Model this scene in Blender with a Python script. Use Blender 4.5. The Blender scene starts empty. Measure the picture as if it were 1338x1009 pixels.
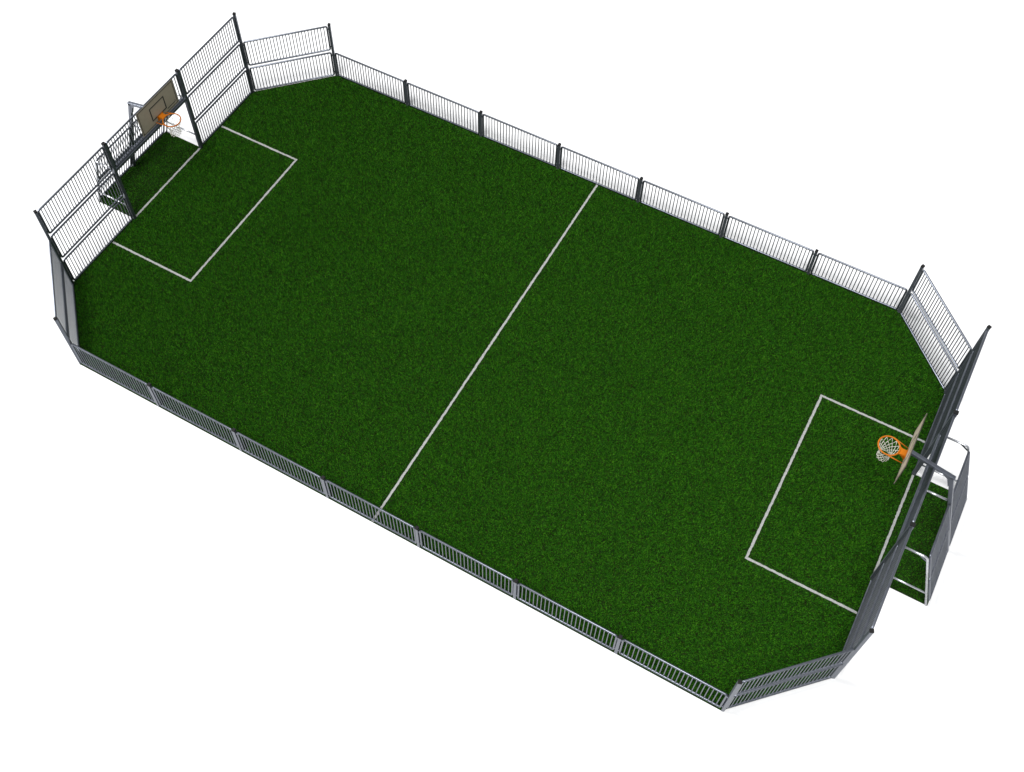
import bpy, bmesh, math, random
import numpy as np
from mathutils import Vector, Matrix
random.seed(7)
rng = np.random.default_rng(11)
S = bpy.context.scene
C = S.collection
PI = math.pi

# ------------------------------------------------------------------ measures
P = 2.5                      # pitch of the low fence posts
LX = 3.5 * P                 # where the long sides end
EX = LX + 1.792              # end wall
WY = 5.8125                  # long sides
CY = 4.0165                  # outer posts of the end walls
GY = 1.489                   # goal posts
BX = EX + 1.25               # foot of the goal back
TX = EX + 0.633              # top of the goal back
GZ = -0.03                   # the white ground lies a little below the turf

# ------------------------------------------------------------------ materials
def mat(name):
    m = bpy.data.materials.new(name); m.use_nodes = True
    nt = m.node_tree
    return m, nt, nt.nodes['Principled BSDF']

def noise_ramp(nt, scale, stops, detail=3, coord='Object'):
    tc = nt.nodes.new('ShaderNodeTexCoord')
    n = nt.nodes.new('ShaderNodeTexNoise'); n.inputs['Scale'].default_value = scale
    n.inputs['Detail'].default_value = detail
    nt.links.new(tc.outputs[coord], n.inputs['Vector'])
    r = nt.nodes.new('ShaderNodeValToRGB')
    while len(r.color_ramp.elements) < len(stops): r.color_ramp.elements.new(.5)
    for e, (p, c) in zip(r.color_ramp.elements, stops):
        e.position = p; e.color = (*c, 1) if len(c) == 3 else c
    nt.links.new(n.outputs['Fac'], r.inputs['Fac'])
    return n, r

def make_steel(name, c0, c1, rough, metal):
    m, nt, b = mat(name)
    n, r = noise_ramp(nt, 9.0, [(.35, c0), (.65, c1)], 5)
    nt.links.new(r.outputs['Color'], b.inputs['Base Color'])
    b.inputs['Metallic'].default_value = metal
    mr = nt.nodes.new('ShaderNodeMapRange')
    mr.inputs['To Min'].default_value = rough - .07; mr.inputs['To Max'].default_value = rough + .07
    nt.links.new(n.outputs['Fac'], mr.inputs['Value'])
    nt.links.new(mr.outputs['Result'], b.inputs['Roughness'])
    return m
STEEL = make_steel('galvanised_steel', (.112, .122, .146), (.134, .146, .172), .40, .72)
TUBE = make_steel('galvanised_tube', (.116, .126, .150), (.138, .149, .174), .36, .86)
BRIGHT = make_steel('highlight_tube', (.50, .51, .54), (.56, .57, .60), .28, .85)  # goal tubes: highlights put into a paler base colour than the fence tubes

CAP, nt, b = mat('black_plastic')
b.inputs['Base Color'].default_value = (.008, .008, .008, 1); b.inputs['Roughness'].default_value = .7; b.inputs['Specular IOR Level'].default_value = .15

BOARD, nt, b = mat('tan_board')
n, r = noise_ramp(nt, 14, [(.3, (.275, .237, .176)), (.7, (.30, .262, .196))], 4)
nt.links.new(r.outputs['Color'], b.inputs['Base Color']); b.inputs['Roughness'].default_value = .45

EDGE, nt, b = mat('dark_board_edge')
b.inputs['Base Color'].default_value = (.03, .025, .018, 1); b.inputs['Roughness'].default_value = .7
MARK, nt, b = mat('black_line_paint')
b.inputs['Base Color'].default_value = (.012, .011, .010, 1); b.inputs['Roughness'].default_value = .6

ORANGE, nt, b = mat('orange_coat')
n, r = noise_ramp(nt, 30, [(.3, (.30, .082, .001)), (.7, (.345, .096, .0014))], 2)
nt.links.new(r.outputs['Color'], b.inputs['Base Color']); b.inputs['Roughness'].default_value = .5; b.inputs['Specular IOR Level'].default_value = .2

NET, nt, b = mat('net_cord')
b.inputs['Base Color'].default_value = (.50, .485, .42, 1); b.inputs['Roughness'].default_value = .9

GROUND, nt, b = mat('white_ground')
n, r = noise_ramp(nt, .6, [(.3, (.58, .58, .58)), (.7, (.60, .60, .60))], 2)
nt.links.new(r.outputs['Color'], b.inputs['Base Color'])
b.inputs['Roughness'].default_value = .95; b.inputs['Specular IOR Level'].default_value = .1

TURF, nt, b = mat('turf_backing')
n, r = noise_ramp(nt, 40, [(.3, (.004, .008, .002)), (.55, (.006, .018, .0015)), (.72, (.011, .009, .004))], 4)
nt.links.new(r.outputs['Color'], b.inputs['Base Color']); b.inputs['Roughness'].default_value = .95
b.inputs['Specular IOR Level'].default_value = .1

LINE, nt, b = mat('white_turf_line')
n, r = noise_ramp(nt, 45, [(.32, (.185, .185, .178)), (.62, (.27, .27, .265))], 4)
nt.links.new(r.outputs['Color'], b.inputs['Base Color']); b.inputs['Roughness'].default_value = .95
b.inputs['Specular IOR Level'].default_value = .1

GRASS, nt, b = mat('grass_blades')
at = nt.nodes.new('ShaderNodeAttribute'); at.attribute_name = 'blade_tint'
r = nt.nodes.new('ShaderNodeValToRGB')
st = [(0, (.004, .010, .0015)), (.055, (.016, .011, .003)), (.11, (.0035, .020, .0010)), (.5, (.0096, .065, .0013)), (.8, (.0225, .108, .002)), (1, (.050, .155, .005))]
while len(r.color_ramp.elements) < len(st): r.color_ramp.elements.new(.5)
for e, (p, c) in zip(r.color_ramp.elements, st): e.position = p; e.color = (*c, 1)
nt.links.new(at.outputs['Fac'], r.inputs['Fac'])
nt.links.new(r.outputs['Color'], b.inputs['Base Color'])
b.inputs['Roughness'].default_value = .7; b.inputs['Specular IOR Level'].default_value = .07

# ------------------------------------------------------------------ mesh helpers
def add_box(bm, c, size, rot=None):
    m = Matrix.Translation(Vector(c)) @ (rot.to_4x4() if rot else Matrix.Identity(4)) @ Matrix.Diagonal((*size, 1))
    bmesh.ops.create_cube(bm, size=1, matrix=m)

def add_tube(bm, pts, r, n=8, closed=False, caps=True):
    pts = [Vector(p) for p in pts]; k = len(pts); rings = []
    ref = None
    for i, p in enumerate(pts):
        a = pts[(i - 1) % k] if (closed or i > 0) else p
        c = pts[(i + 1) % k] if (closed or i < k - 1) else p
        t = (c - a).normalized()
        if ref is None:
            ref = Vector((0, 0, 1)) if abs(t.z) < .9 else Vector((0, 1, 0))
        u = (ref - t * ref.dot(t)).normalized(); v = t.cross(u); ref = u
        rings.append([bm.verts.new(p + (u * math.cos(2 * PI * j / n) + v * math.sin(2 * PI * j / n)) * r) for j in range(n)])
    for i in range(k if closed else k - 1):
        A, B = rings[i], rings[(i + 1) % k]
        for j in range(n):
            f = bm.faces.new((A[j], A[(j + 1) % n], B[(j + 1) % n], B[j])); f.smooth = True
    if caps and not closed:
        bm.faces.new(rings[0][::-1]); bm.faces.new(rings[-1])

def arc_rect(u0, u1, z0, z1, r, seg=4):
    out = []
    for cu, cz, a0 in ((u1 - r, z1 - r, 0), (u0 + r, z1 - r, PI / 2), (u0 + r, z0 + r, PI), (u1 - r, z0 + r, 1.5 * PI)):
        for k in range(seg + 1):
            a = a0 + k * PI / 2 / seg
            out.append((cu + r * math.cos(a), 0, cz + r * math.sin(a)))
    return out

def bevel_all(bm, w):
    bmesh.ops.bevel(bm, geom=list(bm.edges), offset=w, segments=2, affect='EDGES', profile=.5)

def mesh_of(name, bm):
    bmesh.ops.recalc_face_normals(bm, faces=list(bm.faces))
    me = bpy.data.meshes.new(name); bm.to_mesh(me); bm.free(); return me

def link(name, me, m=None, parent=None, loc=(0, 0, 0), rotz=0, rot=None):
    o = bpy.data.objects.new(name, me); C.objects.link(o)
    if me is not None and m is not None and not me.materials: me.materials.append(m)
    o.location = loc; o.rotation_euler = rot if rot else (0, 0, rotz)
    if parent: o.parent = parent
    return o

def thing(name, label, cat, loc=(0, 0, 0), rotz=0, group=None):
    o = bpy.data.objects.new(name, None); C.objects.link(o); o.empty_display_size = .2
    o.location = loc; o.rotation_euler = (0, 0, rotz); o['label'] = label; o['category'] = cat
    if group: o['group'] = group
    return o

# ------------------------------------------------------------------ fence kit
FR, BR = .0265, .013         # frame tube and bar radii
PW, PD = .072, .078           # post section
_cache = {}
def post_meshes(h):
    if ('post', h) not in _cache:
        bm = bmesh.new(); add_box(bm, (0, 0, (h - .045 + GZ) / 2), (PW, PD, h - .045 - GZ))
        bevel_all(bm, .006)
        bc = bmesh.new(); add_box(bc, (0, 0, h - .022), (PW + .008, PD + .008, .045)); bevel_all(bc, .008)
        _cache['post', h] = (mesh_of('post', bm), mesh_of('post_cap', bc))
    return _cache['post', h]

def post(parent, x, y, rz, h, name='post'):
    a, b = post_meshes(h)
    o = link(name, a, STEEL, parent, (x, y, 0), rz)
    link('post_cap', b, CAP, o)
    return o

def panel_meshes(length, height):
    key = ('panel', round(length, 4), round(height, 4))
    if key not in _cache:
        u0 = PW / 2 + FR + .012; u1 = length - u0
        z1 = height
        bm = bmesh.new(); add_tube(bm, arc_rect(u0, u1, 0, z1, .045), FR, 10, closed=True)
        bb = bmesh.new(); n = round((u1 - u0) / .0925)
        for i in range(1, n):
            u = u0 + (u1 - u0) * i / n
            add_tube(bb, [(u, 0, FR * .6), (u, 0, z1 - FR * .6)], BR, 8, caps=False)
        bc = bmesh.new(); add_box(bc, (0, 0, 0), (.05, .034, .03)); bevel_all(bc, .004)
        _cache[key] = (mesh_of('panel_frame', bm), mesh_of('panel_bars', bb), mesh_of('clamp', bc), u0, u1, z1)
    return _cache[key]

def panel(parent, x, y, rz, z, length, height=.88, rot=None, clamps=True):
    f, b, c, u0, u1, z1 = panel_meshes(length, height)
    o = link('fence_panel', f, TUBE, parent, (x, y, z), rz, rot)
    link('bars', b, TUBE, o)
    if clamps:
        for u in (PW / 2 + .016, length - PW / 2 - .016):
            for zz in (.11, z1 - .11):
                link('clamp', c, STEEL, o, (u, 0, zz))
    return o

ZB = .06
def low_fence(name, y, label):
    t = thing(name, label, 'fence', (0, y, 0), 0, 'low fences along the long sides')
    for i in range(7): panel(t, -LX + P * i, 0, 0, ZB, P)
    for i in range(1, 7): post(t, -LX + P * i, 0, 0, 1.016)
    return t
low_fence('low_fence', -WY, 'waist-high grey bar fence on the near long side, seen against green turf')
low_fence('low_fence', WY, 'waist-high grey bar fence on the far long side, seen against white ground')

def corner_fence(sx, sy, label):
    x0, y0, x1, y1 = sx * LX, sy * WY, sx * EX, sy * CY
    a = math.atan2(y1 - y0, x1 - x0); l = math.hypot(x1 - x0, y1 - y0)
    t = thing('corner_fence', label, 'fence', (x0, y0, 0), a, 'two-tier corner fences')
    for k in range(2): panel(t, 0, 0, 0, ZB + k, l)
    d = -a + (PI if sx < 0 else 0)
    post(t, 0, 0, -a + math.atan2(math.sin(2 * a), math.cos(2 * a)) / 4, 2.02, 'corner_post')
    return t
corner_fence(-1, -1, 'two-tier corner fence at the near left, its bars packed tight in steep view')
corner_fence(-1, 1, 'two-tier corner fence at the far left, beside the start of the far low fence')
corner_fence(1, 1, 'two-tier corner fence at the far right, dark bars open against the white ground')
corner_fence(1, -1, 'two-tier corner fence at the near right, light grey bars standing in front of green turf')

def end_fence(sx, sy, label):
    l = CY - GY
    a = PI / 2 * sy
    t = thing('end_fence', label, 'fence', (sx * EX, sy * GY, 0), a, 'three-tier end fences beside the goals')
    for k in range(3): panel(t, 0, 0, 0, ZB + k, l)
    post(t, l, 0, math.radians(22.5) * sx * sy * -1, 3.02, 'corner_post')
    return t
end_fence(-1, -1, 'tall three-tier bar fence on the near side of the goal with the facing tan backboard')
end_fence(-1, 1, 'tall three-tier bar fence on the far side of the goal with the facing tan backboard')
end_fence(1, 1, 'tall edge-on bar fence on the far side of the goal below the edge-on backboard')
end_fence(1, -1, 'tall edge-on bar fence on the near side of the goal below the edge-on backboard')

# ------------------------------------------------------------------ goals
# local frame: +x points out of the pitch, the goal line is at x = 0, y along the goal line
def plate(bm, pts, th):
    a = [bm.verts.new((x, -th / 2, z)) for x, z in pts]; b = [bm.verts.new((x, th / 2, z)) for x, z in pts]
    bm.faces.new(a); bm.faces.new(b[::-1])
    for i in range(len(pts)):
        j = (i + 1) % len(pts); bm.faces.new((a[i], a[j], b[j], b[i]))

DT, DB, ZT = TX - EX, BX - EX, 1.985
def side_tube_mesh():
    bm = bmesh.new(); r = .09
    top, bend, foot = Vector((PD / 2, 0, ZT)), Vector((DT, 0, ZT)), Vector((DB, 0, GZ))
    d1 = (top - bend).normalized(); d2 = (foot - bend).normalized()
    pts = [top]
    for k in range(7):
        t = k / 6
        pts.append((bend + d1 * r) * (1 - t) ** 2 + bend * 2 * t * (1 - t) + (bend + d2 * r) * t ** 2)
    pts.append(foot)
    add_tube(bm, pts, .026, 10)
    return mesh_of('side_frame', bm)
def gusset_mesh():
    bm = bmesh.new(); k = (DB - DT) / ZT
    plate(bm, [(DT - .20, ZT - .018), (DT - .13, ZT - .018), (DT + .11 * k - .02, ZT - .12), (DT + .19 * k - .02, ZT - .19)], .012)
    return mesh_of('gusset', bm)
ST, GU = side_tube_mesh(), gusset_mesh()
bm = bmesh.new(); add_tube(bm, [(PD / 2, 0, .5), (DB - (DB - DT) / ZT * .5, 0, .5)], .022, 10); LT = mesh_of('lower_rail', bm)
bm = bmesh.new(); add_tube(bm, [(PD / 2, 0, ZT), (DT - .03, 0, ZT)], .026, 10); MT = mesh_of('centre_rail', bm)
bm = bmesh.new(); add_box(bm, (.02, 0, 1.98), (.135, 2 * GY - PW, .10)); bevel_all(bm, .007); CB = mesh_of('crossbar', bm)

def goal(sx, label):
    t = thing('goal', label, 'goal', (sx * EX, 0, 0), 0 if sx > 0 else PI, 'goals at both ends of the pitch')
    for s in (-1, 1):
        gp = post(t, 0, s * GY, PI / 2, 3.02); gp.name = 'goal_post'; gp.scale = (1.15, 1.2, 1)
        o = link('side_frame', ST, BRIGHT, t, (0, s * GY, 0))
        link('gusset', GU, STEEL, o)
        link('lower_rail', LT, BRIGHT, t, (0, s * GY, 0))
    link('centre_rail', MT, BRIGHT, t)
    link('crossbar', CB, STEEL, t)
    up = panel(t, 0, -GY, PI / 2, 2.052, 2 * GY, .888)
    # slanted back: two half panels wide, two high
    th = math.atan2(DB - DT, ZT)
    w = GY
    for y0 in (-GY + .012, .012 - .024 + .012):
        for s0 in (.07, 1.09):
            z = s0 * math.cos(th); x = DB - s0 * math.sin(th)
            o = panel(t, x + .035, y0, 0, z, w, .93, clamps=False)
            o.rotation_mode = 'XYZ'
            o.matrix_local = Matrix.Translation((x + .03, y0, z)) @ Matrix.Rotation(-th, 4, 'Y') @ Matrix.Rotation(PI / 2, 4, 'Z')
            o.name = 'back_panel'
    return t
goal(-1, 'grey barred goal below the tan backboard that faces the viewer')
goal(1, 'grey barred goal seen from above below the orange ring with cream net')

# ------------------------------------------------------------------ basketball hoops
HB = EX - 9.925              # board front, inwards from the goal line
def hoop_meshes():
    M = {}
    foot, top = Vector((DB + .012, 0, GZ)), Vector((EX * 0 + .40, 0, 2.87))
    d = (top - foot); ln = d.length; ang = math.atan2(-d.x, d.z)
    R = Matrix.Rotation(-ang, 3, 'Y')
    bm = bmesh.new(); add_box(bm, (foot + top) / 2 + d.normalized() * .02, (.09, .085, ln + .06), R); bevel_all(bm, .007); M['post'] = mesh_of('post', bm)
    a0, a1 = Vector((.455, 0, 2.885)), Vector((-HB + .05, 0, 3.125))
    d2 = a1 - a0; an = math.atan2(d2.z, -d2.x)
    bm = bmesh.new(); add_box(bm, (a0 + a1) / 2, (d2.length, .085, .085), Matrix.Rotation(an, 3, 'Y')); bevel_all(bm, .007); M['arm'] = mesh_of('arm', bm)
    bm = bmesh.new()
    plate(bm, [(.20, 2.91), (.13, 2.935), (.36, 2.87), (.44, 2.62), (.43, 2.54), (.40, 2.62), (.33, 2.80)], .07); M['gusset'] = mesh_of('arm_gusset', bm)
    bm = bmesh.new(); add_box(bm, (-HB + .034, 0, 3.12), (.025, .30, .26)); bevel_all(bm, .004); M['bracket'] = mesh_of('board_bracket', bm)
    z0, z1, hw = 2.832, 3.645, .715
    bm = bmesh.new(); add_box(bm, (-HB + .008, 0, (z0 + z1) / 2), (.016, 2 * hw, z1 - z0))
    for fc in bm.faces: fc.material_index = 0 if fc.normal.x < -.5 else 1
    M['board'] = mesh_of('backboard', bm); M['board'].materials.append(BOARD); M['board'].materials.append(EDGE)
    def strips(segs):
        bm = bmesh.new()
        for (ya, za, yb, zb) in segs:
            add_box(bm, (-HB - .0015, (ya + yb) / 2, (za + zb) / 2), (.002, abs(yb - ya), abs(zb - za)))
        return bm
    def rect(y0, y1, za, zb, w):
        return [(y0, za, y1, za + w), (y0, zb - w, y1, zb), (y0, za + w, y0 + w, zb - w), (y1 - w, za + w, y1, zb - w)]
    M['border'] = mesh_of('border_line', strips(rect(-hw + .028, hw - .028, z0 + .028, z1 - .028, .02)))
    q = .034
    M['target'] = mesh_of('target_line', strips(rect(-.285, .285, 3.0, 3.435, q)))
    # the small mark low on one side (towards -y in the local frame)
    bm = strips([(-.60, 2.945, -.30, 2.969)])
    add_box(bm, (-HB - .0015, -.615, 2.985), (.002, .02, .05), Matrix.Rotation(math.radians(-25), 3, 'X'))
    M['mark'] = mesh_of('board_mark', bm)
    # ring
    rc = Vector((-HB - .155 - .228, 0, 3.0)); rr = .228
    bm = bmesh.new()
    add_tube(bm, [rc + Vector((rr * math.cos(a), rr * math.sin(a), 0)) for a in [2 * PI * k / 48 for k in range(48)]], .017, 10, closed=True)
    for s in (-1, 1):
        add_tube(bm, [rc + Vector((.06, s * (rr + .004), -.008)), (-HB - .008, s * .20, 2.90)], .0125, 8)
    M['ring'] = mesh_of('ring', bm)
    bm = bmesh.new()
    add_box(bm, (-HB - .007, 0, 2.935), (.012, .22, .17)); bevel_all(bm, .002)
    pts = [(-HB - .013, -.075), (-HB - .013, .075), (-HB - .115, .075), (-HB - .185, .115), (-HB - .172, .075), (-HB - .163, .0), (-HB - .172, -.075), (-HB - .185, -.115), (-HB - .115, -.075)]
    lo = [bm.verts.new((x, y, 2.985)) for x, y in pts]; hi = [bm.verts.new((x, y, 3.006)) for x, y in pts]
    bm.faces.new(lo); bm.faces.new(hi[::-1])
    for i in range(len(pts)):
        j = (i + 1) % len(pts); bm.faces.new((lo[i], lo[j], hi[j], hi[i]))
    for s in (-1, 1):
        v = [bm.verts.new((x, s * .075 + dy, z)) for dy in (-.005, .005) for x, z in ((-HB - .013, 2.985), (-HB - .013, 2.862), (-HB - .13, 2.985))]
        bm.faces.new(v[:3]); bm.faces.new(v[:2:-1])
        for i in range(3):
            j = (i + 1) % 3; bm.faces.new((v[i], v[j], v[3 + j], v[3 + i]))
    M['neck'] = mesh_of('ring_bracket', bm)
    # net: diamonds that tighten to a waist and flare again
    N = 12
    rows = [(.224, -.012), (.190, -.135), (.160, -.20), (.138, -.26), (.126, -.315), (.124, -.37), (.130, -.425), (.140, -.48)]
    rs = random.Random(5)
    grid = []
    for i, (r_, z_) in enumerate(rows):
        grid.append([rc + Vector(((r_ + rs.uniform(-.005, .005)) * math.cos(a), (r_ + rs.uniform(-.005, .005)) * math.sin(a), z_ + rs.uniform(-.006, .006)))
                     for a in [2 * PI * (k + .5 * (i % 2)) / N for k in range(N)]])
    bm = bmesh.new()
    for i in range(len(rows) - 1):
        for k in range(N):
            for dk in ((0, -1) if i % 2 == 0 else (0, 1)):
                a, b = grid[i][k], grid[i + 1][(k + dk) % N]
                m = (a + b) / 2 + Vector((0, 0, -.008))
                add_tube(bm, [a, m, b], .0052, 5)
    M['net'] = mesh_of('net', bm)
    return M
HM = hoop_meshes()
def hoop(sx, label):
    t = thing('basketball_hoop', label, 'basketball hoop', (sx * EX, 0, 0), 0 if sx > 0 else PI, 'basketball hoops above the goals')
    p = link('post', HM['post'], STEEL, t)
    link('arm', HM['arm'], STEEL, t); link('arm_gusset', HM['gusset'], STEEL, p); link('board_bracket', HM['bracket'], STEEL, t)
    bd = link('backboard', HM['board'], BOARD, t)
    link('border_line', HM['border'], MARK, bd); link('target_square', HM['target'], MARK, bd); link('board_mark', HM['mark'], MARK, bd)
    rg = link('ring', HM['ring'], ORANGE, t); link('ring_bracket', HM['neck'], ORANGE, rg)
    link('net', HM['net'], NET, t)
    return t
hoop(-1, 'basketball hoop with broad tan backboard facing the viewer, black target square and dark orange ring')
hoop(1, 'basketball hoop seen from above, thin pale edge-on backboard, bright orange ring and cream net')

# ------------------------------------------------------------------ the setting
def structure(name, me, m):
    o = link(name, me, m); o['kind'] = 'structure'; return o
bm = bmesh.new(); bmesh.ops.create_grid(bm, x_segments=1, y_segments=1, size=300, matrix=Matrix.Translation((0, 0, GZ)))
structure('ground', mesh_of('ground', bm), GROUND)

oy, ox, og, oc = WY + .035, EX + .03, BX + .03, .012
k = LX + WY + oc * 1.414     # chamfer: |x| + |y| < k
outline = []
q = [(k - oy, oy), (ox, k - ox), (ox, GY), (og, GY)]
for sx, sy, rev in ((1, 1, 0), (1, -1, 1), (-1, -1, 0), (-1, 1, 1)):
    pts = [(sx * x, sy * y) for x, y in q]
    outline += pts[::-1] if rev else pts
bm = bmesh.new()
top = [bm.verts.new((x, y, 0)) for x, y in outline]; bot = [bm.verts.new((x, y, GZ - .004)) for x, y in outline]
f = bm.faces.new(top)
for i in range(len(top)):
    j = (i + 1) % len(top); bm.faces.new((top[i], bot[i], bot[j], top[j]))
bmesh.ops.triangulate(bm, faces=[f])
structure('artificial_turf', mesh_of('turf', bm), TURF)

LW = .058
BD, BW = 2.658, 2.4315
lines = []                   # (name, x0, y0, x1, y1)
lines.append(('halfway_line', [(-LW / 2, -WY - .03, LW / 2, WY)]))
for s in (-1, 1):
    lines.append(('goal_line', [tuple((min(s * (EX - LW * .2), s * (EX + LW * .8) * 1) if 0 else s * EX - LW / 2, -GY + .05, s * EX + LW / 2, GY - .05))]))
    xa, xb = sorted((s * (EX - BD), s * (EX - .03)))
    xi = s * (EX - BD)
    lines.append(('penalty_area_line', [(xi - LW / 2, -BW - LW / 2, xi + LW / 2, BW + LW / 2),
                  *[((xi + LW / 2 if s > 0 else xa), sy * BW - LW / 2, (xb if s > 0 else xi - LW / 2), sy * BW + LW / 2) for sy in (-1, 1)]]))
strips = []
for nm, rects in lines:
    bm = bmesh.new()
    for (x0, y0, x1, y1) in rects:
        strips.append((x0, y0, x1, y1))
        n = max(2, int(max(x1 - x0, y1 - y0) / .05)); along_x = (x1 - x0) > (y1 - y0)
        prev = None
        for i in range(n + 1):
            t = i / n; j0, j1 = random.uniform(-.006, .006), random.uniform(-.006, .006)
            h = .018 + random.uniform(-.002, .002)
            if along_x: v = [bm.verts.new((x0 + (x1 - x0) * t, y0 + j0, h)), bm.verts.new((x0 + (x1 - x0) * t, y1 + j1, h))]
            else: v = [bm.verts.new((x0 + j0, y0 + (y1 - y0) * t, h)), bm.verts.new((x1 + j1, y0 + (y1 - y0) * t, h))]
            if prev: bm.faces.new((prev[0], prev[1], v[1], v[0]))
            prev = v
    for fc in bm.faces:
        if fc.normal.z < 0: fc.normal_flip()
    structure(nm, mesh_of(nm, bm), LINE)

# grass: separate blades, lying over at all angles
NB = 1150000
x = rng.uniform(-og, og, NB * 13 // 10); y = rng.uniform(-oy, oy, len(x))
ins = ((np.abs(x) < ox - .01) & (np.abs(x) + np.abs(y) < k - .02)) | ((np.abs(y) < GY - .015) & (np.abs(x) < og - .02))
ins &= np.abs(y) < oy - .012
for (x0, y0, x1, y1) in strips:
    m = .014
    ins &= ~((x > x0 + m) & (x < x1 - m) & (y > y0 + m) & (y < y1 - m))
x, y = x[ins], y[ins]; n = len(x)
az = rng.normal(0, .75, n) + rng.choice([-.15, PI - .15], n)
ln = rng.uniform(.05, .095, n); lean = rng.uniform(.1, 1.0, n); w = rng.uniform(.006, .011, n)
near_line = np.zeros(n, bool)
for (x0, y0, x1, y1) in strips:
    near_line |= (x > x0 - .07) & (x < x1 + .07) & (y > y0 - .07) & (y < y1 + .07)
edge = (np.abs(y) > oy - .09) | (np.abs(x) > ox - .09) | (np.abs(x) + np.abs(y) > k - .12)
ln = np.where(near_line | edge, ln * .5, ln)
dx, dy, dz = np.cos(az) * np.sin(lean), np.sin(az) * np.sin(lean), np.cos(lean)
px, py = -np.sin(az), np.cos(az)
V = np.empty((n, 3, 3), np.float32)
V[:, 0] = np.stack([x - px * w, y - py * w, np.full(n, -.002)], 1)
V[:, 1] = np.stack([x + px * w, y + py * w, np.full(n, -.002)], 1)
V[:, 2] = np.stack([x + dx * ln, y + dy * ln, dz * ln * .8], 1)
me = bpy.data.meshes.new('grass')
me.vertices.add(3 * n); me.loops.add(3 * n); me.polygons.add(n)
me.vertices.foreach_set('co', V.ravel())
me.loops.foreach_set('vertex_index', np.arange(3 * n, dtype=np.int32))
me.polygons.foreach_set('loop_start', np.arange(0, 3 * n, 3, dtype=np.int32))
me.update(calc_edges=True)
# colour differs from blade to blade, with loose patches of paler and darker fibre
cell = rng.uniform(-1, 1, (260, 140))
patch = cell[(x * 10 + 125).astype(int), (y * 10 + 65).astype(int)]
tint = np.clip(rng.beta(1.1, 1.15, n) * .95 + patch * .05, 0, 1).astype(np.float32)
at = me.attributes.new('blade_tint', 'FLOAT', 'FACE'); at.data.foreach_set('value', tint)
go = link('grass', me, GRASS); go['kind'] = 'stuff'; go['label'] = 'dense short dark green grass pile covering the whole pitch'; go['category'] = 'grass'

# ------------------------------------------------------------------ light
wd = bpy.data.worlds.new('World'); S.world = wd; wd.use_nodes = True
bg = wd.node_tree.nodes['Background']; bg.inputs['Color'].default_value = (.93, .96, 1.0, 1); bg.inputs['Strength'].default_value = .37
def softbox(direction, size, irradiance, D=400.0):
    la = bpy.data.lights.new('softbox', 'AREA'); la.shape = 'DISK'; la.size = size
    la.energy = irradiance * PI * D * D
    lo = bpy.data.objects.new('softbox', la); C.objects.link(lo)
    d = Vector(direction).normalized(); lo.location = d * D
    lo.rotation_euler = d.to_track_quat('Z', 'Y').to_euler()
softbox((.04, -.33, .94), 130, 4.4)
softbox((-.86, -.12, .50), 150, 4.8)  # fill lamp added low on the left to brighten the right backboard and wall

# ------------------------------------------------------------------ camera
cam = bpy.data.cameras.new('Camera'); co = bpy.data.objects.new('Camera', cam); C.objects.link(co); S.camera = co
Rw = [[0.8720502153377884, 0.489413217878945, 0.001767510875000683], [0.40929833663954573, -0.7273096850387637, -0.5509042509120029], [-0.26833429440423373, 0.48113960989944526, -0.8345665834625726]]
M = Matrix(((Rw[0][0], -Rw[1][0], -Rw[2][0], 7.713009), (Rw[0][1], -Rw[1][1], -Rw[2][1], -13.866265), (Rw[0][2], -Rw[1][2], -Rw[2][2], 24.603984), (0, 0, 0, 1)))
co.matrix_world = M
cam.sensor_width = 36; cam.lens = 1493.788485 / 1338 * 36
cam.shift_x = 21.81 / 1338; cam.shift_y = -80.263 / 1338
cam.clip_end = 1500
S.view_settings.view_transform = 'Standard'; S.view_settings.look = 'None'
S.view_settings.exposure = 0; S.view_settings.gamma = 1; S.view_settings.use_curve_mapping = False
S.cycles.use_denoising = True
S.render.film_transparent = False
